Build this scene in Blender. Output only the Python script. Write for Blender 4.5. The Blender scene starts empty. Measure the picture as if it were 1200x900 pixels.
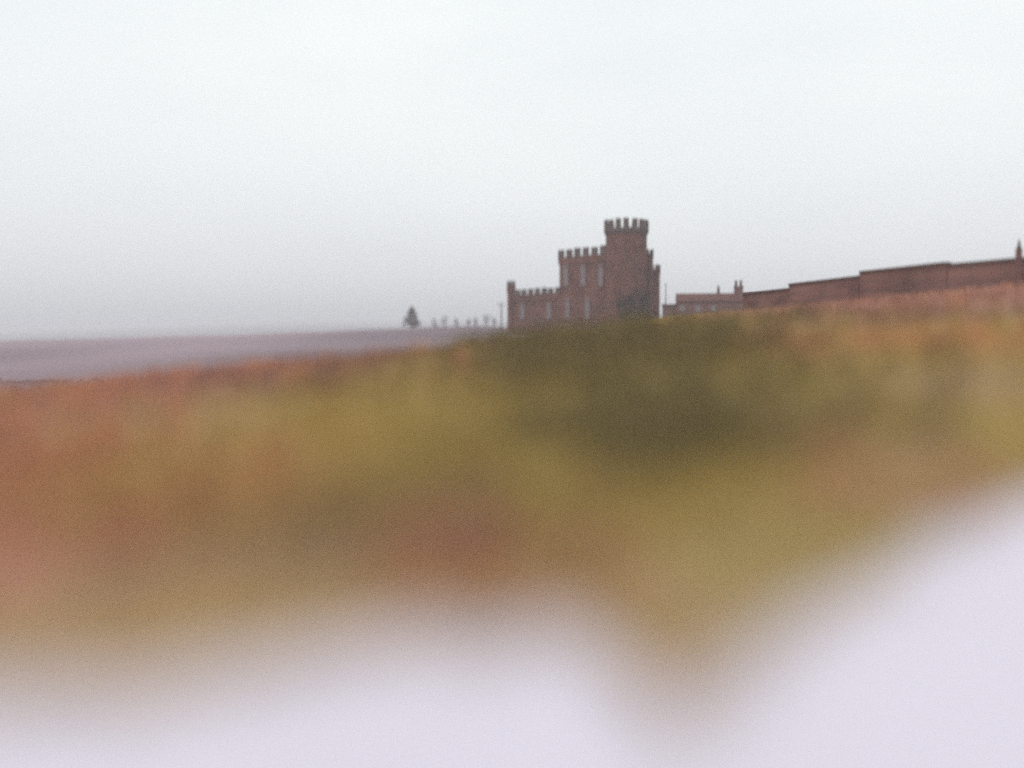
import bpy, bmesh, math, random
import numpy as np
from mathutils import Vector, Matrix

random.seed(4)
RNG = np.random.default_rng(11)
SC = bpy.context.scene
COL = SC.collection
R = math.radians

# ---------------------------------------------------------------- camera, sky, sun, exposure
FPX = 35.0 / 36.0 * 1200.0
PITCH = math.atan(50.0 / FPX)
cam_d = bpy.data.cameras.new('camera')
cam = bpy.data.objects.new('camera', cam_d); COL.objects.link(cam)
cam.location = (0, 0, 0)
cam.rotation_euler = (math.pi / 2 - PITCH, 0, 0)
cam_d.lens = 35.0; cam_d.sensor_width = 36.0
cam_d.clip_start = 0.05; cam_d.clip_end = 30000
cam_d.dof.use_dof = True
cam_d.dof.focus_distance = 81.0
cam_d.dof.aperture_fstop = 0.045
cam_d.dof.aperture_ratio = 1.4
SC.camera = cam

SUN_EL, SUN_AZ = R(38), R(215)          # high thin cloud, light from behind left
world = bpy.data.worlds.new('World'); SC.world = world
world.use_nodes = True
nt = world.node_tree; nt.nodes.clear()
wo = nt.nodes.new('ShaderNodeOutputWorld')
bg = nt.nodes.new('ShaderNodeBackground'); bg.inputs['Strength'].default_value = 0.1
sky = nt.nodes.new('ShaderNodeTexSky'); sky.sky_type = 'NISHITA'; sky.sun_disc = False
sky.sun_elevation = SUN_EL; sky.sun_rotation = SUN_AZ; sky.dust_density = 4.0
tcw = nt.nodes.new('ShaderNodeTexCoord')
mpw = nt.nodes.new('ShaderNodeMapping'); mpw.inputs['Scale'].default_value = (1.0, 1.0, 3.0)
cln = nt.nodes.new('ShaderNodeTexNoise'); cln.inputs['Scale'].default_value = 1.6
cln.inputs['Detail'].default_value = 5; cln.inputs['Roughness'].default_value = 0.5
clr = nt.nodes.new('ShaderNodeValToRGB')
clr.color_ramp.elements[0].position = 0.3; clr.color_ramp.elements[0].color = (7.4, 7.9, 7.95, 1)
clr.color_ramp.elements[1].position = 0.7; clr.color_ramp.elements[1].color = (8.75, 9.1, 8.95, 1)
mxw = nt.nodes.new('ShaderNodeMix'); mxw.data_type = 'RGBA'; mxw.inputs[0].default_value = 0.93
nt.links.new(tcw.outputs['Generated'], mpw.inputs['Vector'])
nt.links.new(mpw.outputs['Vector'], cln.inputs['Vector'])
nt.links.new(cln.outputs['Fac'], clr.inputs['Fac'])
nt.links.new(sky.outputs['Color'], mxw.inputs[6])
nt.links.new(clr.outputs['Color'], mxw.inputs[7])
nt.links.new(mxw.outputs[2], bg.inputs['Color'])
nt.links.new(bg.outputs['Background'], wo.inputs['Surface'])

sun_d = bpy.data.lights.new('sun', 'SUN'); sun_d.energy = 0.6; sun_d.angle = R(14); sun_d.color = (1, 0.95, 0.9)
sun = bpy.data.objects.new('sun', sun_d); COL.objects.link(sun)
sdir = Vector((math.sin(SUN_AZ) * math.cos(SUN_EL), math.cos(SUN_AZ) * math.cos(SUN_EL), math.sin(SUN_EL)))
sun.rotation_euler = sdir.to_track_quat('Z', 'Y').to_euler()
SC.view_settings.view_transform = 'Standard'; SC.view_settings.look = 'None'
SC.view_settings.exposure = 0.32; SC.view_settings.gamma = 1.0
SC.view_settings.use_curve_mapping = False
SC.cycles.volume_bounces = 2
SC.cycles.use_denoising = False          # the photograph is grainy

# ---------------------------------------------------------------- helpers
def pt(px, py, Y):
    """world point at depth Y for a position in the 1200x900 frame (design aid)."""
    a, b = (px - 600) / FPX, -(py - 450) / FPX
    d = Vector((a, math.cos(PITCH) + b * math.sin(PITCH), -math.sin(PITCH) + b * math.cos(PITCH)))
    return d * (Y / d.y)

def mat(name, color, rough=0.9, var=0.25, scale=3.0, bump=0.3, color2=None, attr=False, spec=0.2, detail=6):
    m = bpy.data.materials.new(name); m.use_nodes = True
    n = m.node_tree.nodes; l = m.node_tree.links
    b = n['Principled BSDF']; b.inputs['Roughness'].default_value = rough
    b.inputs['Specular IOR Level'].default_value = spec
    tc = n.new('ShaderNodeTexCoord')
    no = n.new('ShaderNodeTexNoise'); no.inputs['Scale'].default_value = scale
    no.inputs['Detail'].default_value = detail; no.inputs['Roughness'].default_value = 0.6
    l.new(tc.outputs['Object'], no.inputs['Vector'])
    cr = n.new('ShaderNodeValToRGB')
    c2 = color2 or tuple(c * (1 - var) for c in color)
    if attr:
        at = n.new('ShaderNodeVertexColor'); at.layer_name = 'cover'
        cr.color_ramp.elements[0].color = (1 - var, 1 - var, 1 - var, 1)
        cr.color_ramp.elements[1].color = (1 + var, 1 + var, 1 + var, 1)
        mu = n.new('ShaderNodeMix'); mu.data_type = 'RGBA'; mu.blend_type = 'MULTIPLY'
        mu.inputs[0].default_value = 1
        l.new(at.outputs['Color'], mu.inputs[6]); l.new(cr.outputs['Color'], mu.inputs[7])
        l.new(mu.outputs[2], b.inputs['Base Color'])
    else:
        cr.color_ramp.elements[0].color = (*c2, 1); cr.color_ramp.elements[1].color = (*color, 1)
        l.new(cr.outputs['Color'], b.inputs['Base Color'])
    cr.color_ramp.elements[0].position = 0.32; cr.color_ramp.elements[1].position = 0.68
    l.new(no.outputs['Fac'], cr.inputs['Fac'])
    if bump:
        bp = n.new('ShaderNodeBump'); bp.inputs['Strength'].default_value = bump
        l.new(no.outputs['Fac'], bp.inputs['Height']); l.new(bp.outputs['Normal'], b.inputs['Normal'])
    return m

def masonry(name, c1, c2, mortar, scale=1.0):
    m = bpy.data.materials.new(name); m.use_nodes = True
    n = m.node_tree.nodes; l = m.node_tree.links
    b = n['Principled BSDF']; b.inputs['Roughness'].default_value = 0.92
    b.inputs['Specular IOR Level'].default_value = 0.15
    tc = n.new('ShaderNodeTexCoord')
    sx = n.new('ShaderNodeSeparateXYZ'); l.new(tc.outputs['Object'], sx.inputs[0])
    ad = n.new('ShaderNodeMath'); ad.operation = 'ADD'
    l.new(sx.outputs['X'], ad.inputs[0]); l.new(sx.outputs['Y'], ad.inputs[1])
    cb = n.new('ShaderNodeCombineXYZ'); l.new(ad.outputs[0], cb.inputs['X']); l.new(sx.outputs['Z'], cb.inputs['Y'])
    br = n.new('ShaderNodeTexBrick'); br.inputs['Scale'].default_value = scale
    br.inputs['Color1'].default_value = (*c1, 1); br.inputs['Color2'].default_value = (*c2, 1)
    br.inputs['Mortar'].default_value = (*mortar, 1); br.inputs['Mortar Size'].default_value = 0.012
    br.inputs['Brick Width'].default_value = 0.62; br.inputs['Row Height'].default_value = 0.3
    l.new(cb.outputs[0], br.inputs['Vector'])
    no = n.new('ShaderNodeTexNoise'); no.inputs['Scale'].default_value = 0.45; no.inputs['Detail'].default_value = 8
    l.new(tc.outputs['Object'], no.inputs['Vector'])
    cr = n.new('ShaderNodeValToRGB')
    cr.color_ramp.elements[0].position = 0.3; cr.color_ramp.elements[0].color = (0.62, 0.6, 0.62, 1)
    cr.color_ramp.elements[1].position = 0.68; cr.color_ramp.elements[1].color = (1.15, 1.12, 1.12, 1)
    l.new(no.outputs['Fac'], cr.inputs['Fac'])
    mu = n.new('ShaderNodeMix'); mu.data_type = 'RGBA'; mu.blend_type = 'MULTIPLY'; mu.inputs[0].default_value = 1
    l.new(br.outputs['Color'], mu.inputs[6]); l.new(cr.outputs['Color'], mu.inputs[7])
    l.new(mu.outputs[2], b.inputs['Base Color'])
    bp = n.new('ShaderNodeBump'); bp.inputs['Strength'].default_value = 0.5; bp.inputs['Distance'].default_value = 0.03
    l.new(br.outputs['Fac'], bp.inputs['Height']); bp.invert = True
    l.new(bp.outputs['Normal'], b.inputs['Normal'])
    return m

def obj(name, bm, m, parent=None, smooth=False):
    bmesh.ops.recalc_face_normals(bm, faces=bm.faces)
    me = bpy.data.meshes.new(name); bm.to_mesh(me); bm.free()
    if m: me.materials.append(m)
    if smooth:
        for p in me.polygons: p.use_smooth = True
    o = bpy.data.objects.new(name, me); COL.objects.link(o)
    if parent: o.parent = parent
    return o

def raw(name, V, F, m, parent=None, smooth=False, colors=None):
    """mesh from numpy verts and an (n,k) face array"""
    me = bpy.data.meshes.new(name)
    V = np.asarray(V, dtype=np.float32); F = np.asarray(F, dtype=np.int32)
    k = F.shape[1]
    me.vertices.add(len(V)); me.vertices.foreach_set('co', V.ravel())
    me.loops.add(F.size); me.loops.foreach_set('vertex_index', F.ravel())
    me.polygons.add(len(F)); me.polygons.foreach_set('loop_start', np.arange(len(F), dtype=np.int32) * k)
    me.update(calc_edges=True)
    if smooth: me.polygons.foreach_set('use_smooth', np.ones(len(F), dtype=bool))
    if colors is not None:
        ca = me.color_attributes.new('cover', 'FLOAT_COLOR', 'POINT')
        ca.data.foreach_set('color', np.c_[colors, np.ones(len(V))].astype(np.float32).ravel())
    me.materials.append(m)
    o = bpy.data.objects.new(name, me); COL.objects.link(o)
    if parent: o.parent = parent
    return o

def thing(name, label, cat, loc=(0, 0, 0), rz=0, group=None):
    o = bpy.data.objects.new(name, None); COL.objects.link(o)
    o.location = loc; o.rotation_euler = (0, 0, rz); o.empty_display_size = 0.5
    tag(o, label, cat, group); return o

def tag(o, label=None, cat=None, group=None, kind=None):
    if label: o['label'] = label
    if cat: o['category'] = cat
    if group: o['group'] = group
    if kind: o['kind'] = kind
    return o

def box(bm, x0, x1, y0, y1, z0, z1, bev=0.0, mtx=None):
    r = bmesh.ops.create_cube(bm, size=1)
    vs = r['verts']
    for v in vs:
        v.co = Vector(((x0 + x1) / 2 + v.co.x * (x1 - x0), (y0 + y1) / 2 + v.co.y * (y1 - y0), (z0 + z1) / 2 + v.co.z * (z1 - z0)))
        if mtx: v.co = mtx @ v.co
    if bev:
        es = {e for v in vs for e in v.link_edges}
        bmesh.ops.bevel(bm, geom=list(es), offset=bev, segments=1, affect='EDGES')
    return bm

def lathe(bm, prof, n=48, cx=0, cy=0):
    """closed surface of revolution from [(r,z)...], capped where r is 0"""
    rings = []
    for r, z in prof:
        if r < 1e-6: rings.append([bm.verts.new((cx, cy, z))])
        else: rings.append([bm.verts.new((cx + r * math.cos(2 * math.pi * i / n), cy + r * math.sin(2 * math.pi * i / n), z)) for i in range(n)])
    for a, b in zip(rings, rings[1:]):
        for i in range(n):
            j = (i + 1) % n
            if len(a) == 1 and len(b) == 1: continue
            if len(a) == 1: bm.faces.new((a[0], b[i], b[j]))
            elif len(b) == 1: bm.faces.new((a[i], b[0], a[j]))
            else: bm.faces.new((a[i], b[i], b[j], a[j]))
    return bm

def tube(bm, pts, radii, n=7):
    rings = []
    for i, p in enumerate(pts):
        p = Vector(p)
        t = (Vector(pts[min(i + 1, len(pts) - 1)]) - Vector(pts[max(i - 1, 0)])).normalized()
        u = t.cross(Vector((0.31, 0.9, 0.2))).normalized(); w = t.cross(u)
        rings.append([bm.verts.new(p + (u * math.cos(2 * math.pi * k / n) + w * math.sin(2 * math.pi * k / n)) * radii[i]) for k in range(n)])
    for a, b in zip(rings, rings[1:]):
        for k in range(n): bm.faces.new((a[k], a[(k + 1) % n], b[(k + 1) % n], b[k]))
    bm.faces.new(rings[0][::-1]); bm.faces.new(rings[-1])
    return bm

# ---------------------------------------------------------------- terrain
def sstep(a, b, x):
    t = np.clip((x - a) / (b - a), 0, 1); return t * t * (3 - 2 * t)

def vnoise(x, y, s, seed=0):
    x = np.asarray(x, float) / s; y = np.asarray(y, float) / s
    xi = np.floor(x); yi = np.floor(y); fx = x - xi; fy = y - yi
    fx = fx * fx * (3 - 2 * fx); fy = fy * fy * (3 - 2 * fy)
    def h(a, b):
        v = np.sin(a * 127.1 + b * 311.7 + seed * 74.7) * 43758.5453
        return v - np.floor(v)
    return ((h(xi, yi) * (1 - fx) + h(xi + 1, yi) * fx) * (1 - fy) + (h(xi, yi + 1) * (1 - fx) + h(xi + 1, yi + 1) * fx) * fy) - 0.5

def height(x, y):
    x = np.asarray(x, float); y = np.asarray(y, float)
    tilt = 0.08 * np.clip(x - 3.5, -32, 22) + 0.02 * np.clip(x - 10, 0, 18) + 0.025 * np.clip(x - 3, -32, 0)
    crest = 0.33 + tilt - 0.12 * sstep(4, 12, x)
    near = -1.62 + 0.018 * np.clip(x, -20, 20)
    t = np.clip((y - 3.5) / 25.0, 0, 1)
    z1 = near + (crest - near) * (t ** 0.95 * (1 - 0.0 * t))
    # beyond the crest: a shallow dip on the left, a shelf that keeps rising on the right
    beyond = 0.9 + 0.10 * np.clip(x - 6, 0, 60) * sstep(150, 45, y)
    left = -2.1 + 0.01 * np.clip(x, -60, 0) + sstep(100, 235, y) * (6.0 + 0.028 * np.clip(x, -260, 0))
    k = sstep(-9, 9, x); beyond = beyond * k + left * (1 - k)
    b = sstep(28, 56, y)
    z = z1 * (1 - b) + beyond * b
    z += sstep(260, 900, y) * (sstep(-900, 200, x) * 8.0 - 5.0)
    far = sstep(300, 2500, np.hypot(x, y))
    z += far * 8 * vnoise(x, y, 600, 3)
    z += 0.26 * vnoise(x, y, 7, 1) * sstep(6, 20, y) + 0.10 * vnoise(x, y, 2.1, 2) + 0.05 * vnoise(x, y, 0.7, 5)
    return z

def ray(px, py):
    """where the line of sight through a frame position meets the ground"""
    d = pt(px, py, 1.0)
    ys = np.concatenate([np.arange(1.5, 60, 0.02), np.arange(60, 400, 0.5)])
    z = d.z * ys - height(d.x * ys, ys)
    k = np.argmax(z < 0) if (z < 0).any() else len(ys) - 1
    return float(d.x * ys[k]), float(ys[k])

# ground cover patches: (px, py, rx, ry, colour, weight) found on the hillside, stored as ellipses on the ground
OLIVE = np.array((0.27, 0.20, 0.072)); GRASS = np.array((0.365, 0.252, 0.082)); PEACH = np.array((0.60, 0.42, 0.31)); STRAW = np.array((0.50, 0.40, 0.22)); RUST = np.array((0.58, 0.285, 0.155))
PINK = np.array((0.56, 0.235, 0.23)); HEATH = np.array((0.25, 0.15, 0.12)); GORSE = np.array((0.19, 0.145, 0.066))
MOOR = np.array((0.28, 0.21, 0.235)); BROW = np.array((0.41, 0.205, 0.175))
PATCH = [
    (780, 460, 230, 55, OLIVE, .7),
    (0, 560, 100, 70, RUST, 1.0),  (310, 560, 110, 30, RUST, .35),
    (960, 500, 120, 18, HEATH, .45), (920, 400, 90, 14, RUST, .5), (1130, 400, 90, 14, RUST, .8),
    (420, 630, 150, 26, HEATH, 1.0), (520, 622, 80, 16, HEATH, 1.0), (640, 690, 110, 16, PINK, .9),
    (230, 445, 170, 8, PINK, .8), (1060, 572, 90, 12, PINK, .9), (1120, 360, 120, 10, PINK, .8),
    (800, 505, 125, 28, GORSE, .9), (720, 395, 140, 14, GORSE, 1.0), (600, 402, 60, 10, GORSE, .9), (900, 372, 120, 10, HEATH, .9), (1060, 350, 130, 10, PINK, .9), (640, 384, 120, 8, GORSE, 1.0), (330, 430, 160, 8, HEATH, .7),
    (700, 485, 80, 14, GORSE, .6), (900, 460, 60, 12, GORSE, .5),
    (820, 690, 140, 30, STRAW, .8), (775, 755, 80, 40, PEACH, .8), (60, 735, 260, 40, PEACH, 1.0), (350, 715, 160, 22, PEACH, .7), (480, 700, 160, 16, PINK, .5), (1120, 590, 110, 24, PEACH, .6), (300, 700, 300, 22, STRAW, .6), (950, 650, 120, 26, STRAW, .6), (1050, 372, 180, 12, HEATH, .9), (60, 450, 120, 10, PINK, .9), (430, 412, 90, 8, HEATH, .8), (1160, 450, 90, 18, PEACH, .6), (180, 490, 130, 16, STRAW, .6), (1120, 530, 70, 14, STRAW, .7),
    (-10, 655, 190, 34, PINK, 1.0), (-20, 500, 60, 60, PINK, .8),
]
EL = []
for (px, py, rx, ry, c, w) in PATCH:
    x, y = ray(px, py); y0 = ray(px, py + ry)[1]; y1 = min(ray(px, max(py - ry, 372))[1], y + 14)
    EL.append((x, y, rx / FPX * y, max((y1 - y0) / 2, 0.25), c, w))

def cover(x, y):
    x = np.asarray(x, float); y = np.asarray(y, float)
    wx = x + 1.2 * vnoise(x, y, 2.3, 7) * sstep(4, 15, y); wy = y + 1.6 * vnoise(x, y, 2.9, 8) * sstep(4, 15, y)
    col = np.broadcast_to(GRASS, x.shape + (3,)).copy()
    col *= (1 + 0.35 * vnoise(x, y, 1.7, 21) + 0.3 * vnoise(x, y, 5, 22))[..., None]
    for (cx, cy, rx, ry, c, w) in EL:
        q = ((wx - cx) / rx) ** 2 + ((wy - cy) / ry) ** 2
        f = (w * np.exp(-q * 0.9))[..., None]
        col = col * (1 - f) + c * f
    brow = ((sstep(7.5, 13, x) + 1.3 * sstep(-2, -8, x)) * sstep(21, 30, y) * (0.8 + 0.5 * vnoise(x, y, 4, 33))).clip(0, 1)[..., None]
    col = col * (1 - brow) + BROW * (1 + 0.5 * vnoise(x, y, 3, 34))[..., None] * brow
    far = (sstep(55 - 24 * sstep(3, -6, x), 110 - 55 * sstep(3, -6, x), y) + sstep(55, 110, np.abs(x)) + sstep(30, 60, -y)).clip(0, 1)[..., None]
    m = MOOR * (1 + 0.5 * vnoise(x, y, 60, 31) + 0.4 * vnoise(x, y, 25, 32))[..., None]
    return col * (1 - far) + m * far

# snow: its far edge on the ground
edge_px = [(-200, 790), (0, 800), (150, 780), (300, 759), (450, 740), (560, 724), (650, 712), (700, 738), (738, 782), (778, 815),
           (818, 792), (855, 757), (900, 725), (1000, 672), (1090, 620), (1200, 572), (1320, 525)]
EDGE = sorted(ray(*p) for p in edge_px)
EX = np.array([e[0] for e in EDGE]); EY = np.array([e[1] for e in EDGE])
def snow_depth(x, y):
    e = np.interp(x, EX, EY) + 0.22 * vnoise(x, y, 0.8, 41) + 0.10 * vnoise(x, y, 0.25, 42)
    return 0.16 * np.clip((e - y) / 1.2, -0.4, 1) + 0.03 * vnoise(x, y, 0.9, 43) - 0.015

def axis(breaks):
    out = [np.arange(a, b, s) for a, b, s in breaks]
    return np.unique(np.round(np.concatenate(out + [[breaks[-1][1]]]), 4))
half = [(0, 8, .2), (8, 30, .5), (30, 70, 1.5), (70, 300, 10), (300, 1200, 60), (1200, 6000, 300)]
hx = axis(half); gx = np.concatenate([-hx[:0:-1], hx])
gy = np.concatenate([-axis([(1, 10, 1), (10, 100, 10), (100, 1000, 100), (1000, 6000, 500)])[::-1],
                     axis([(0, 12, .2), (12, 48, .4), (48, 120, 2), (120, 400, 10), (400, 1500, 50), (1500, 6000, 300)])])
def grid(gx, gy):
    X, Y = np.meshgrid(gx, gy); nx, ny = len(gx), len(gy)
    i = (np.arange(ny - 1)[:, None] * nx + np.arange(nx - 1)[None]).ravel()
    return X, Y, np.c_[i, i + 1, i + nx + 1, i + nx]
X, Y, F = grid(gx, gy)
M_ground = mat('moor_ground', (1, 1, 1), var=0.25, scale=4, bump=0.6, attr=True, rough=1.0, spec=0.05)
g = raw('ground', np.c_[X.ravel(), Y.ravel(), height(X, Y).ravel()], F, M_ground, smooth=True, colors=cover(X.ravel(), Y.ravel()))
tag(g, kind='structure')

M_snow = mat('snow', (0.715, 0.657, 0.755), var=0.06, scale=5, bump=0.25, rough=0.6, spec=0.3)
sx = np.arange(-9, 14.01, 0.1); sy = np.arange(-7, 16.01, 0.1)
X, Y, F = grid(sx, sy)
D = snow_depth(X, Y); Z = height(X, Y) + D
keep = (D.ravel()[F] > -0.03).any(1)
s = raw('snow', np.c_[X.ravel(), Y.ravel(), Z.ravel()], F[keep], M_snow, smooth=True)
tag(s, kind='structure')

# far hills across the hollow
def hills():
    V = []; hxs = np.linspace(-4200, 3600, 160); hys = np.linspace(1300, 3600, 40)
    X, Y, F = grid(hxs, hys)
    prof = 1 - ((Y - 2100) / 900.0) ** 2
    top = 14 + 26 * sstep(-1100, 0, X) + 6 * vnoise(X, Y, 700, 51) + 4 * vnoise(X, Y, 260, 52)
    Z = -25 + (top + 25) * np.clip(prof, -0.5, 1)
    return raw('hills', np.c_[X.ravel(), Y.ravel(), Z.ravel()], F, M_hill, smooth=True)
M_hill = mat('hill_heather', (0.16, 0.13, 0.14), var=0.35, scale=0.004, bump=0)
tag(hills(), kind='structure')

# ---------------------------------------------------------------- the castle
M_stone = masonry('red_sandstone', (0.18, 0.07, 0.052), (0.125, 0.052, 0.043), (0.14, 0.086, 0.074))
M_dress = mat('pale_dressed_stone', (0.20, 0.128, 0.122), var=0.25, scale=2, bump=0.2)
M_cope = mat('weathered_coping', (0.13, 0.085, 0.085), var=0.35, scale=1.5, bump=0.3)
M_glass = mat('window_glass', (0.20, 0.165, 0.185), rough=0.14, var=0.2, scale=0.6, bump=0.05, spec=0.8)  # pale lavender sky reflection put into the pane's base colour
M_slate = mat('grey_slate', (0.10, 0.085, 0.095), var=0.3, scale=2.5, bump=0.3, rough=0.7)
M_wood = mat('old_timber', (0.11, 0.08, 0.06), var=0.4, scale=6, bump=0.3)
M_patch = mat('dark_brown_patch', (0.085, 0.058, 0.045), var=0.35, scale=3, bump=0)

TY = 157.0
tc = pt(733.5, 375, TY)
CB = 0.6                                                # ground level under the castle
ANG = R(48)                                             # the facade runs left and away from the tower
castle = thing('castle', 'red stone castle with tall round battlemented tower and lower wings on the hilltop', 'castle', (tc.x, TY, CB))
S = TY / FPX                                            # metres per frame unit at the castle
def zz(py, Yd=TY): return pt(600, py, Yd).z - CB

def merlons_ring(parent, r, z, n, frac, h, th, phase=0.0, cx=0, cy=0):
    for k in range(n):
        hk = h * random.uniform(.86, 1.06)
        a0 = 2 * math.pi * k / n + phase + random.uniform(-.02, .02); a1 = a0 + 2 * math.pi / n * frac
        bm = bmesh.new(); seg = 4; vs = []
        for i in range(seg + 1):
            a = a0 + (a1 - a0) * i / seg
            vs.append([bm.verts.new((cx + rr * math.cos(a), cy + rr * math.sin(a), zq)) for rr, zq in ((r - th, z), (r, z), (r, z + hk), (r - th, z + hk))])
        for p, q in zip(vs, vs[1:]):
            for i in range(4): bm.faces.new((p[i], p[(i + 1) % 4], q[(i + 1) % 4], q[i]))
        bm.faces.new(vs[0]); bm.faces.new(vs[-1][::-1])
        obj('merlon', bm, M_cope, parent)

# round tower: shaft with base batter, corbel course and parapet
TR = 24.2 * S
t_wall = zz(269); t_top = zz(258.5)
bm = bmesh.new()
lathe(bm, [(0, -2), (TR * 1.08, -2), (TR * 1.03, 2.5), (TR, 3.2), (TR * 0.985, t_wall - 0.9), (0, t_wall - 0.9)], 64)
tower = obj('round_tower', bm, M_stone, castle)
bm = bmesh.new(); lathe(bm, [(TR * 0.985 - .02, t_wall - 0.9), (TR * 1.02, t_wall - 0.85), (TR * 1.075, t_wall - 0.45), (TR * 1.075, t_wall), (TR * 0.93, t_wall), (TR * 0.93, t_wall - .5), (0, t_wall - .5)], 64)
obj('parapet', bm, M_cope, tower)
merlons_ring(tower, TR * 1.07, t_wall - 0.002, 16, 0.62, t_top - t_wall, 0.3, phase=-R(22.5 * .31 + 6.5))

# facade frame: local u runs along the facade (left and away), v runs inward
U = Vector((-math.cos(ANG), math.sin(ANG), 0)); W = Vector((math.sin(ANG), math.cos(ANG), 0))
FM = Matrix(((U.x, W.x, 0, 0), (U.y, W.y, 0, 0), (0, 0, 1, 0), (0, 0, 0, 1)))
def u_at(px, v=0.0):
    """distance along the facade line where it passes a frame column"""
    a = (px - 600) / FPX
    ox, oy = tc.x + W.x * v, TY + W.y * v
    return (a * oy - ox) / (U.x - a * U.y)
FV = -1.6                                               # facade plane, a little forward of the tower's centre
def wingblock(name, u0, u1, depth, top, pw, mh, n, frac):
    bm = bmesh.new(); box(bm, u0, u1, FV, FV + depth, -2, top - pw, mtx=FM)
    w = obj(name, bm, M_stone, castle)
    bm = bmesh.new(); e = 0.16
    for (a, b, c, d) in ((u0 - e, u1 + e, FV - e, FV + .35), (u0 - e, u1 + e, FV + depth - .35, FV + depth + e),
                         (u0 - e, u0 + .35, FV + .352, FV + depth - .352), (u1 - .35, u1 + e, FV + .352, FV + depth - .352)):
        box(bm, a, b, c, d, top - pw - 0.25, top, mtx=FM)
    obj('parapet', bm, M_stone, w)
    pitch = (u1 - u0 + 2 * e) / (n - (1 - frac))
    for side in (FV - e,):
        for k in range(n):
            a = u0 - e + k * pitch + random.uniform(-.06, .06) * (0 < k < n - 1); bm = bmesh.new()
            box(bm, a, a + pitch * frac, side, side + .24, top - .002, top + mh * random.uniform(.84, 1.05), bev=0.05, mtx=FM)
            obj('merlon', bm, M_cope, w)
    bm = bmesh.new(); box(bm, u0 + .36, u1 - .36, FV + .36, FV + depth - .36, top - pw - .2, top - pw + .12, mtx=FM)
    obj('flat_roof', bm, M_slate, w)
    return w

uB0, uB1 = u_at(709, FV), u_at(655.5, FV)
uW0, uW1 = uB1 + 0.02, u_at(598, FV)
def yd(u, v=FV): return TY + U.y * u + W.y * v
block_top = zz(302, yd(uB1))
wing_top = zz(346, yd(uW1))
block = wingblock('main_block', uB0, uB1, 9.0, block_top, 0.9, zz(291, yd(uB1)) - zz(300, yd(uB1)), 6, 0.62)
wing = wingblock('low_wing', uW0, uW1, 7.5, wing_top, 0.8, 0.95, 8, 0.62)

# corner turret at the far end of the low wing
ut = u_at(598.5, FV); cxy = U * ut + W * (FV + .1)
bm = bmesh.new(); r = 0.66; zt = zz(331, yd(ut))
n8 = 8
lathe(bm, [(0, -2), (r, -2), (r, zt - 1.9), (r * 1.16, zt - 1.55), (r * 1.16, zt - .35), (r * 1.02, zt - .3), (0, zt - .3)], n8, cxy.x, cxy.y)
ct = obj('corner_turret', bm, M_stone, castle)
merlons_ring(ct, r * 1.15, zt - .352, 6, 0.62, .6, .25, .2, cxy.x, cxy.y)

# stair turret and buttress turret on the tower's right side
for (pxc, wpx, ptop, vy, nm) in ((760.5, 9.0, 294, 2.2, 'stair_turret'), (766.5, 13.0, 312, 3.6, 'flank_turret')):
    Yd = TY + vy; c = pt(pxc, 375, Yd); rr = wpx / 2 * Yd / FPX; zt = zz(ptop, Yd)
    bm = bmesh.new()
    lathe(bm, [(0, -2), (rr * 1.05, -2), (rr, 1.0), (rr, zt - 1.3), (rr * 1.1, zt - 1.05), (rr * 1.1, zt - .5), (0, zt - .5)], 20, c.x - tc.x, c.y - TY)
    st = obj(nm, bm, M_stone, castle)
    merlons_ring(st, rr * 1.09, zt - .502, 6, 0.6, .75, .22, .5, c.x - tc.x, c.y - TY)

# windows of the facade: dressed surround with sill and arched head, glass set back
def window(u, z0, z1, w, v=FV):
    f = bmesh.new(); s = 0.26; d = 0.10
    box(f, u - w / 2 - s, u - w / 2, v - d, v + .02, z0, z1, mtx=FM)
    box(f, u + w / 2, u + w / 2 + s, v - d, v + .02, z0, z1, mtx=FM)
    box(f, u - w / 2 - s - .08, u + w / 2 + s + .08, v - d - .06, v + .02, z0 - .24, z0 - .002, mtx=FM)
    hb = [(-w / 2 - s, z1 + .002), (w / 2 + s, z1 + .002), (w / 2 + s * .7, z1 + .42), (0, z1 + .85), (-w / 2 - s * .7, z1 + .42)]
    fr = [f.verts.new(FM @ Vector((u + a, v - d, z))) for a, z in hb]; bk = [f.verts.new(FM @ Vector((u + a, v + .02, z))) for a, z in hb]
    f.faces.new(fr); f.faces.new(bk[::-1])
    for i in range(5): f.faces.new((fr[i], bk[i], bk[(i + 1) % 5], fr[(i + 1) % 5]))
    box(f, u - .04, u + .04, v - .06, v - .01, z0, z1, mtx=FM)
    o = obj('window', f, M_dress, castle)
    p = bmesh.new(); box(p, u - w / 2 + .002, u + w / 2 - .002, v - .035, v - .008, z0 + .002, z1 - .002, mtx=FM)
    obj('pane', p, M_glass, o)
for px in (663, 683, 703.5):
    u = u_at(px, FV); window(u, zz(334, yd(u)), zz(314, yd(u)), 0.8)
for px in (612, 643):
    u = u_at(px, FV); window(u, zz(373, yd(u)), zz(358, yd(u)), 0.85)
for px in (665, 688):
    u = u_at(px, FV); window(u, zz(373, yd(u)), zz(352, yd(u)), 0.7)
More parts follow.
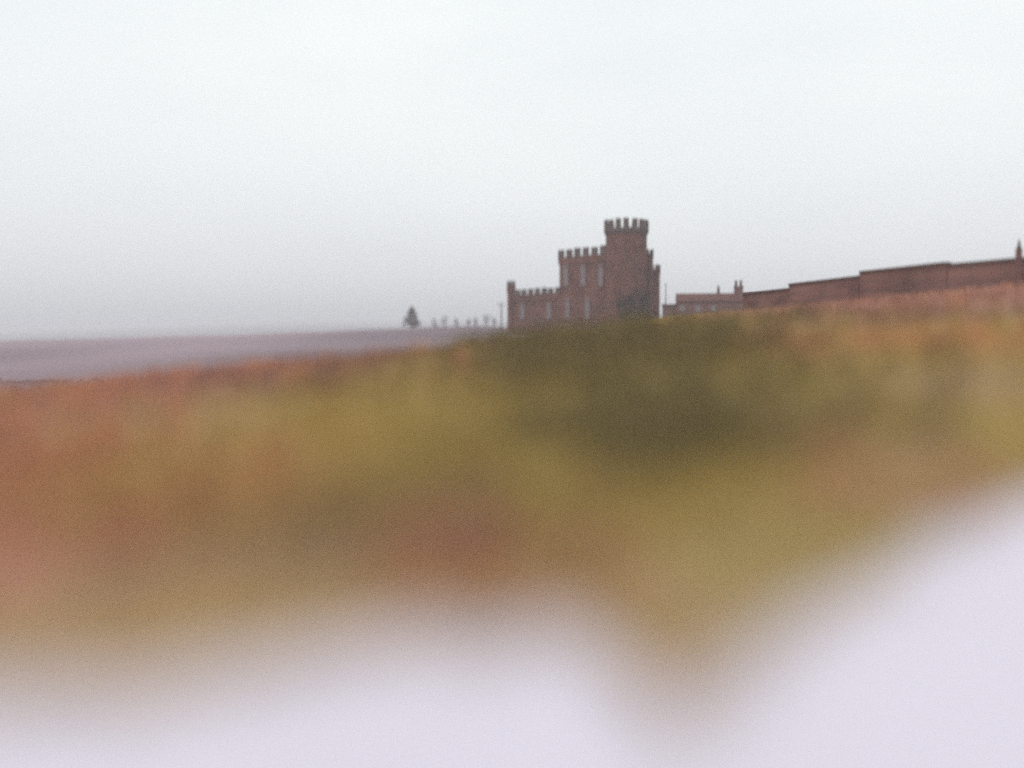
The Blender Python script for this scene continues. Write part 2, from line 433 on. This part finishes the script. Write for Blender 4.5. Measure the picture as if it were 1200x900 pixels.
# narrow slit windows in the tower face
for ang_, py in ((-100, 300), (-72, 318), (-118, 345)):
    a = R(ang_); z = zz(py); bm = bmesh.new()
    Mx = Matrix.Rotation(a, 4, 'Z')
    box(bm, TR * 0.985, TR * 1.012, -.32, -.11, z - .9, z + .9, mtx=Mx); box(bm, TR * 0.985, TR * 1.012, .11, .32, z - .9, z + .9, mtx=Mx)
    box(bm, TR * 0.985, TR * 1.014, -.34, .34, z + .902, z + 1.15, mtx=Mx); box(bm, TR * 0.985, TR * 1.018, -.34, .34, z - 1.1, z - .902, mtx=Mx)
    o = obj('arrow_slit', bm, M_stone, castle)
    bm = bmesh.new(); box(bm, TR * 0.97, TR * 1.002, -.108, .108, z - .9, z + .9, mtx=Mx)
    obj('pane', bm, M_slate, o)

def leaf_cloud(centres, radii, n, size, flat=0.8, outer=0.6):
    """n small quads spread through ellipsoid clumps"""
    C = np.asarray(centres, float); Rr = np.asarray(radii, float)
    if Rr.ndim == 1: Rr = np.repeat(Rr[:, None], 3, 1)
    p = (Rr[:, 0] * Rr[:, 1]); k = RNG.choice(len(C), n, p=p / p.sum())
    d = RNG.normal(size=(n, 3)); d /= np.linalg.norm(d, axis=1)[:, None]
    rad = outer + (1 - outer) * RNG.random(n) ** 0.7
    P = C[k] + d * Rr[k] * rad[:, None]
    a = RNG.normal(size=(n, 3)); a /= np.linalg.norm(a, axis=1)[:, None]
    b = np.cross(a, RNG.normal(size=(n, 3))); b /= np.linalg.norm(b, axis=1)[:, None]
    sz = size * (0.6 + 0.8 * RNG.random(n))[:, None]
    V = np.stack([P - a * sz, P - b * sz * flat * .5, P + a * sz, P + b * sz * flat * .5], 1).reshape(-1, 3)
    return V, np.arange(4 * n).reshape(n, 4)

# dark brown patch of small quads over the lower right of the tower
n = 90; C_ = []; R_ = []
for i in range(n):
    a = R(random.uniform(-112, -22)); z = random.uniform(0, zz(338)) * (1 - 0.3 * abs(a + R(60)))
    rr = random.uniform(.5, 1.0)
    C_.append((TR * 1.0 * math.cos(a), TR * 1.0 * math.sin(a), z)); R_.append((rr, rr * .5, rr))
V, F = leaf_cloud(C_, R_, 6000, 0.15)
obj_patch = raw('tower_patch', V, F, M_patch, castle)

# ---------------------------------------------------------------- buildings right of the castle
M_redroof = mat('dark_red_roof', (0.15, 0.065, 0.058), var=0.35, scale=1.5, bump=0.4)
M_rubble = masonry('rubble_wall', (0.235, 0.125, 0.11), (0.17, 0.095, 0.09), (0.19, 0.13, 0.115), 1.3)
OY = 140.0
so = OY / FPX
oc = pt(832, 372, OY)
hb_ = thing('stable_range', 'long low stone stable range with dark red roof right of the castle', 'building', (oc.x, OY, 0.8), -R(9))
def ox(px): return (px - 832) * so
def oz(py): return pt(600, py, OY).z - .8
def gable(name, x0, x1, eave, ridge, dep, wallm, roofm, par):
    bm = bmesh.new(); box(bm, x0, x1, 0, dep, -2, eave)
    for xx in (x0, x1):
        pass
    w = obj(name, bm, wallm, par)
    bm = bmesh.new(); o_ = .25
    prof = [(-o_, eave - .05), (dep / 2, ridge), (dep + o_, eave - .05), (dep + o_, eave - .2), (-o_, eave - .2)]
    a = [bm.verts.new((x0 - .2, y, z)) for y, z in prof]; b = [bm.verts.new((x1 + .2, y, z)) for y, z in prof]
    bm.faces.new(a); bm.faces.new(b[::-1])
    for i in range(5): bm.faces.new((a[i], b[i], b[(i + 1) % 5], a[(i + 1) % 5]))
    return w, obj('roof', bm, roofm, par)
w_, rf = gable('wall', ox(794), ox(905), oz(352), oz(342.5), 6.0, M_rubble, M_redroof, hb_)
bm = bmesh.new(); box(bm, ox(861), ox(871), 2.5, 3.5, oz(352), oz(336), bev=.03); box(bm, ox(860.2), ox(871.8), 2.4, 3.6, oz(336) + .002, oz(334.6), bev=.02)
ch = obj('chimney', bm, M_rubble, hb_)
for px in (863, 868.6):
    bm = bmesh.new(); lathe(bm, [(0, oz(334.7)), (.2, oz(334.7)), (.16, oz(329)), (.21, oz(328.6)), (.21, oz(327.6)), (0, oz(327.6))], 12, ox(px), 3.0)
    obj('chimney_pot', bm, M_redroof, ch)
bm = bmesh.new(); lathe(bm, [(0, oz(346)), (.22, oz(346)), (.2, oz(337)), (.13, oz(336)), (.10, oz(333)), (0, oz(333))], 10, ox(842.5), 3.0)
obj('roof_vent', bm, M_cope, hb_)
bm = bmesh.new(); box(bm, ox(777), ox(794) - .003, .4, 5.2, -2, oz(358))
lt = obj('lean_to', bm, M_rubble, hb_)
bm = bmesh.new(); box(bm, ox(776), ox(794) - .003, .2, 5.4, oz(358) + .002, oz(356), bev=.04); obj('coping', bm, M_cope, lt)
for px in (800, 818, 836, 880, 894):
    bm = bmesh.new(); box(bm, ox(px) - .45, ox(px) + .45, -.07, -.003, oz(366), oz(357), bev=.02)
    o = obj('window', bm, M_dress, hb_)
    bm = bmesh.new(); box(bm, ox(px) - .3, ox(px) + .3, -.09, -.073, oz(365), oz(358)); obj('pane', bm, M_glass, o)

pp = pt(780, 356, 139)
bm = bmesh.new(); zb = float(height(pp.x, 139))
tube(bm, [(0, 0, 0), (0, 0, 3.5), (0.02, 0, pt(600, 334, 139).z - zb)], [.09, .08, .05], 8)
fp = thing('flagpole', 'thin bare flagpole standing between the castle and the stable range', 'flagpole', (pp.x, 139, zb))
obj('pole', bm, M_wood, fp)
bm = bmesh.new(); bmesh.ops.create_uvsphere(bm, u_segments=10, v_segments=8, radius=.11)
for v in bm.verts: v.co.z += pt(600, 334, 139).z - zb + .08
obj('finial', bm, M_cope, fp)

# stepped garden wall climbing the slope on the right
def wall_section(par, p0, p1, h0, h1, th=0.45):
    """p0,p1: base xy; h0,h1: top heights (world)"""
    d = Vector((p1[0] - p0[0], p1[1] - p0[1], 0)); n_ = Vector((-d.y, d.x, 0)).normalized() * th / 2
    def prism(w_, zlo0, zlo1, zhi0, zhi1):
        bm = bmesh.new(); q = n_ * w_
        a = [bm.verts.new(v) for v in (Vector((*p0, zlo0)) - q, Vector((*p0, zlo0)) + q, Vector((*p0, zhi0)) + q, Vector((*p0, zhi0)) - q)]
        b = [bm.verts.new(v) for v in (Vector((*p1, zlo1)) - q, Vector((*p1, zlo1)) + q, Vector((*p1, zhi1)) + q, Vector((*p1, zhi1)) - q)]
        bm.faces.new(a); bm.faces.new(b[::-1])
        for i in range(4): bm.faces.new((a[i], b[i], b[(i + 1) % 4], a[(i + 1) % 4]))
        return bm
    z0 = float(height(*p0)) - .6; z1 = float(height(*p1)) - .6
    o = obj('wall_section', prism(1, z0, z1, h0 - .14, h1 - .14), M_rubble, par)
    obj('coping', prism(1.35, h0 - .138, h1 - .138, h0, h1), M_cope, o)
gw = thing('garden_wall', 'reddish stone garden wall stepping up the slope to the right', 'wall')
secs = [(874, 343.5, 928, 337.5, 66), (928, 332.5, 1010, 323, 62), (1010, 318, 1112, 307, 57), (1112, 309.5, 1420, 282, 53)]
for i, (a, ya, b, yb, Yd) in enumerate(secs):
    Y2 = secs[i + 1][4] if i + 1 < len(secs) else 46
    P0 = pt(a, ya, Yd); P1 = pt(b, yb, Y2)
    wall_section(gw, (P0.x, Yd), (P1.x, Y2), P0.z, P1.z)
P0 = pt(1194, 300, 50)
zg = float(height(P0.x, 50))
gp = thing('gate_pier', 'slim stone gate pier with pointed cap above the garden wall at right edge', 'gate pier', (P0.x, 50, zg))
zt = pt(600, 294, 50).z - zg
bm = bmesh.new(); box(bm, -.12, .12, -.12, .12, -.4, zt, bev=.02); obj('shaft', bm, M_rubble, gp)
bm = bmesh.new(); lathe(bm, [(0, zt + .002), (.18, zt + .002), (.18, zt + .07), (.08, zt + .22), (.09, zt + .3), (0, pt(600, 279, 50).z - zg)], 4); obj('cap', bm, M_cope, gp)

# ---------------------------------------------------------------- trees and pole on the left skyline
M_needle = mat('dark_needles', (0.17, 0.135, 0.145), var=0.5, scale=1.2, bump=0)
M_twig = mat('bare_twigs', (0.20, 0.15, 0.155), var=0.4, scale=2, bump=0)
M_bark = mat('bark', (0.09, 0.07, 0.06), var=0.4, scale=6, bump=0.4)
TYD = 250.0
tp = pt(482.5, 386, TYD); zb = float(height(tp.x, TYD))
pine = thing('pine_tree', 'broad dark conifer standing alone on the hazy skyline left of the castle', 'tree', (tp.x, TYD, zb))
ph = pt(600, 359.5, TYD).z - zb
bm = bmesh.new(); tube(bm, [(0, 0, -.3), (0.05, 0, ph * .4), (0, .05, ph * .93)], [.3, .2, .04], 9)
for k in range(22):
    z = ph * (.18 + .7 * k / 22); a = k * 2.4; L = 2.3 * (1 - (z / ph) ** 1.5) + .3
    tube(bm, [(0, 0, z), (math.cos(a) * L * .6, math.sin(a) * L * .6, z + .1), (math.cos(a) * L, math.sin(a) * L, z - .1)], [.07, .05, .02], 5)
obj('trunk', bm, M_bark, pine)
C_, R_ = [], []
for k in range(90):
    f = random.random() ** .8; z = ph * (.12 + .86 * f); a = random.uniform(0, 6.28); L = (2.4 * (1 - f ** 1.6) + .1) * random.uniform(.35, 1.0)
    C_.append((math.cos(a) * L, math.sin(a) * L, z)); R_.append((.75 - .35 * f, .75 - .35 * f, .45))
V, F = leaf_cloud(C_, R_, 6500, .16, .4, .2)
raw('crown', V, F, M_needle, pine)

def bare_tree(px, ptop, Yd, width, seed):
    rnd = random.Random(seed)
    p = pt(px, 386, Yd); zb = float(height(p.x, Yd)); h = pt(600, ptop, Yd).z - zb
    t = thing('bare_tree', 'small bare winter tree on the hazy skyline between the conifer and the castle', 'tree', (p.x, Yd, zb), 0, 'small bare trees on the left skyline')
    bm = bmesh.new(); tube(bm, [(0, 0, -.3), (.05, 0, h * .3), (.0, .05, h * .62)], [.16, .11, .06], 7); obj('trunk', bm, M_bark, t)
    bm = bmesh.new()
    def grow(p0, d, L, r_, dep):
        p1 = p0 + d * L; tube(bm, [p0, (p0 + p1) / 2 + Vector((rnd.uniform(-.05, .05), 0, .03)), p1], [r_, r_ * .8, r_ * .55], 4)
        if dep:
            for _ in range(3):
                nd = (d + Vector((rnd.uniform(-.8, .8), rnd.uniform(-.8, .8), rnd.uniform(-.15, .6)))).normalized()
                grow(p0 + d * L * rnd.uniform(.5, 1), nd, L * rnd.uniform(.6, .8), r_ * .6, dep - 1)
    for k in range(14):
        a = k * 2.4 + rnd.random(); z = h * rnd.uniform(.0, .55)
        grow(Vector((0, 0, z)), Vector((math.cos(a) * width, math.sin(a) * width, rnd.uniform(.5, 1.3))).normalized(), h * .26 * rnd.uniform(.6, 1.1), .035, 3)
    obj('crown', bm, M_twig, t)
for i, (px, ptop, Yd, wd) in enumerate(((509, 371, 260, .6), (521, 369, 265, .7), (535, 372, 255, .5), (549, 371, 240, .6), (557, 370, 245, .5), (570, 367, 235, .8), (579, 371, 230, .6))):
    bare_tree(px, ptop, Yd, wd, i)

Yp = 190.0; pp = pt(587.5, 380, Yp); zb = float(height(pp.x, Yp)); zt = pt(600, 354, Yp).z - zb
tg = thing('telegraph_pole', 'wooden telegraph pole with crossarm just left of the castle wing', 'utility pole', (pp.x, Yp, zb))
bm = bmesh.new(); tube(bm, [(0, 0, -.5), (0, 0, zt * .5), (.02, 0, zt)], [.14, .12, .09], 10); obj('pole', bm, M_wood, tg)
bm = bmesh.new(); box(bm, -.75, .75, -.19, -.1, zt - .6, zt - .47, bev=.01); ca = obj('crossarm', bm, M_wood, tg)
for xx in (-.65, -.3, .3, .65):
    bm = bmesh.new(); lathe(bm, [(0, zt - .469), (.03, zt - .469), (.03, zt - .4), (.06, zt - .38), (.05, zt - .3), (0, zt - .29)], 8, xx, -.145); obj('insulator', bm, M_dress, ca)

# ---------------------------------------------------------------- ground vegetation (uncountable)
def blades(P, h, lean, w, cols):
    """curved grass blades at points P: two quads then a tip"""
    n = len(P); a = RNG.random(n) * 2 * np.pi; dx = np.c_[np.cos(a), np.sin(a), np.zeros(n)]
    sx = np.c_[-np.sin(a), np.cos(a), np.zeros(n)] * w[:, None] / 2
    up = np.c_[np.zeros(n), np.zeros(n), np.ones(n)]
    l = lean[:, None] * dx * h[:, None]
    b0 = P - up * 0.03; b1 = P + up * (h * .55)[:, None] + l * .3; b2 = P + up * (h * (1 - .35 * lean))[:, None] + l
    V = np.stack([b0 - sx, b0 + sx, b1 + sx * .75, b1 - sx * .75, b2 + sx * .15, b2 - sx * .15], 1).reshape(-1, 3)
    i = np.arange(n)[:, None] * 6
    F = np.stack([i + [0, 1, 2, 3], i + [3, 2, 4, 5]], 1).reshape(-1, 4)
    return V, F, np.repeat(cols, 6, 0)

def scatter(n, y0, y1, power=1.6):
    y = y0 + (y1 - y0) * RNG.random(n) ** power; x = (RNG.random(n) * 2 - 1) * (0.62 * y + 2)
    return x, y
M_grass = mat('moor_grass', (1, 1, 1), var=0.3, scale=6, bump=0, attr=True, rough=0.9, spec=0.1)
x, y = scatter(17000, 3.2, 62); d = snow_depth(x, y); k = d < 0.05; x, y = x[k], y[k]
nb = 7; x = np.repeat(x, nb) + RNG.normal(size=len(x) * nb) * .07; y = np.repeat(y, nb) + RNG.normal(size=len(y) * nb) * .07
c = cover(x, y) * (0.8 + 0.5 * RNG.random(len(x)))[:, None]
V, F, C = blades(np.c_[x, y, height(x, y)], .10 + .2 * RNG.random(len(x)) , .2 + .7 * RNG.random(len(x)), .008 + .0006 * y, c)
tag(raw('grass', V, F, M_grass, colors=C), 'rough olive and straw coloured grass covering the bank', 'grass', kind='stuff')

def clumps(name, kinds, n, size, leaf, nl, m, label, cat, hz):
    """low shrubby cover where its colour rules on the ground"""
    x, y = scatter(n * 14, 4.5, 48, 1.3)
    wgt = np.zeros(len(x))
    for (cx, cy, rx, ry, c, w) in EL:
        if any(c is kk for kk in kinds): wgt = np.maximum(wgt, w * np.exp(-(((x - cx) / rx) ** 2 + ((y - cy) / ry) ** 2)))
    k = (RNG.random(len(x)) < wgt) & (snow_depth(x, y) < 0.0); x, y = x[k][:n], y[k][:n]
    s_ = size * (0.6 + .8 * RNG.random(len(x)))
    Cc = np.c_[x, y, height(x, y) + s_ * hz * .5]; Rr = np.c_[s_, s_, s_ * hz]
    V, F = leaf_cloud(Cc, Rr, nl, leaf, .5, .35)
    V[:, 2] = np.maximum(V[:, 2], height(V[:, 0], V[:, 1]))
    tag(raw(name, V, F, m), label, cat, kind='stuff')
M_heather = mat('heather', (0.36, 0.19, 0.155), scale=3, bump=0, color2=(0.24, 0.125, 0.11))
M_bracken = mat('dead_bracken', (0.64, 0.32, 0.17), var=0.4, scale=2, bump=0, color2=(0.48, 0.23, 0.15))
M_gorse = mat('gorse', (0.25, 0.19, 0.085), var=0.4, scale=2, bump=0, color2=(0.15, 0.118, 0.055))
clumps('heather', (HEATH,), 420, .22, .045, 42000, M_heather, 'low purple brown heather in patches on the bank', 'heather', .6)
clumps('bracken', (RUST, PINK), 350, .28, .07, 30000, M_bracken, 'rust coloured dead bracken in drifts on the bank', 'bracken', .6)
clumps('gorse', (GORSE,), 260, .40, .06, 40000, M_gorse, 'dark green gorse thicket spread over the bank below the castle', 'gorse', .6)

# ---------------------------------------------------------------- damp air
M_haze = bpy.data.materials.new('damp_air'); M_haze.use_nodes = True
n_ = M_haze.node_tree.nodes; n_.remove(n_['Principled BSDF'])
pv = n_.new('ShaderNodeVolumePrincipled'); pv.inputs['Color'].default_value = (0.93, 0.945, 0.985, 1)
pv.inputs['Density'].default_value = 0.00095; pv.inputs['Anisotropy'].default_value = 0.2
M_haze.node_tree.links.new(pv.outputs['Volume'], n_['Material Output'].inputs['Volume'])
bm = bmesh.new(); box(bm, -6400, 6400, -6400, 6400, -60, 95)
hz = obj('haze', bm, M_haze); tag(hz, 'pale damp haze', 'haze', kind='stuff')
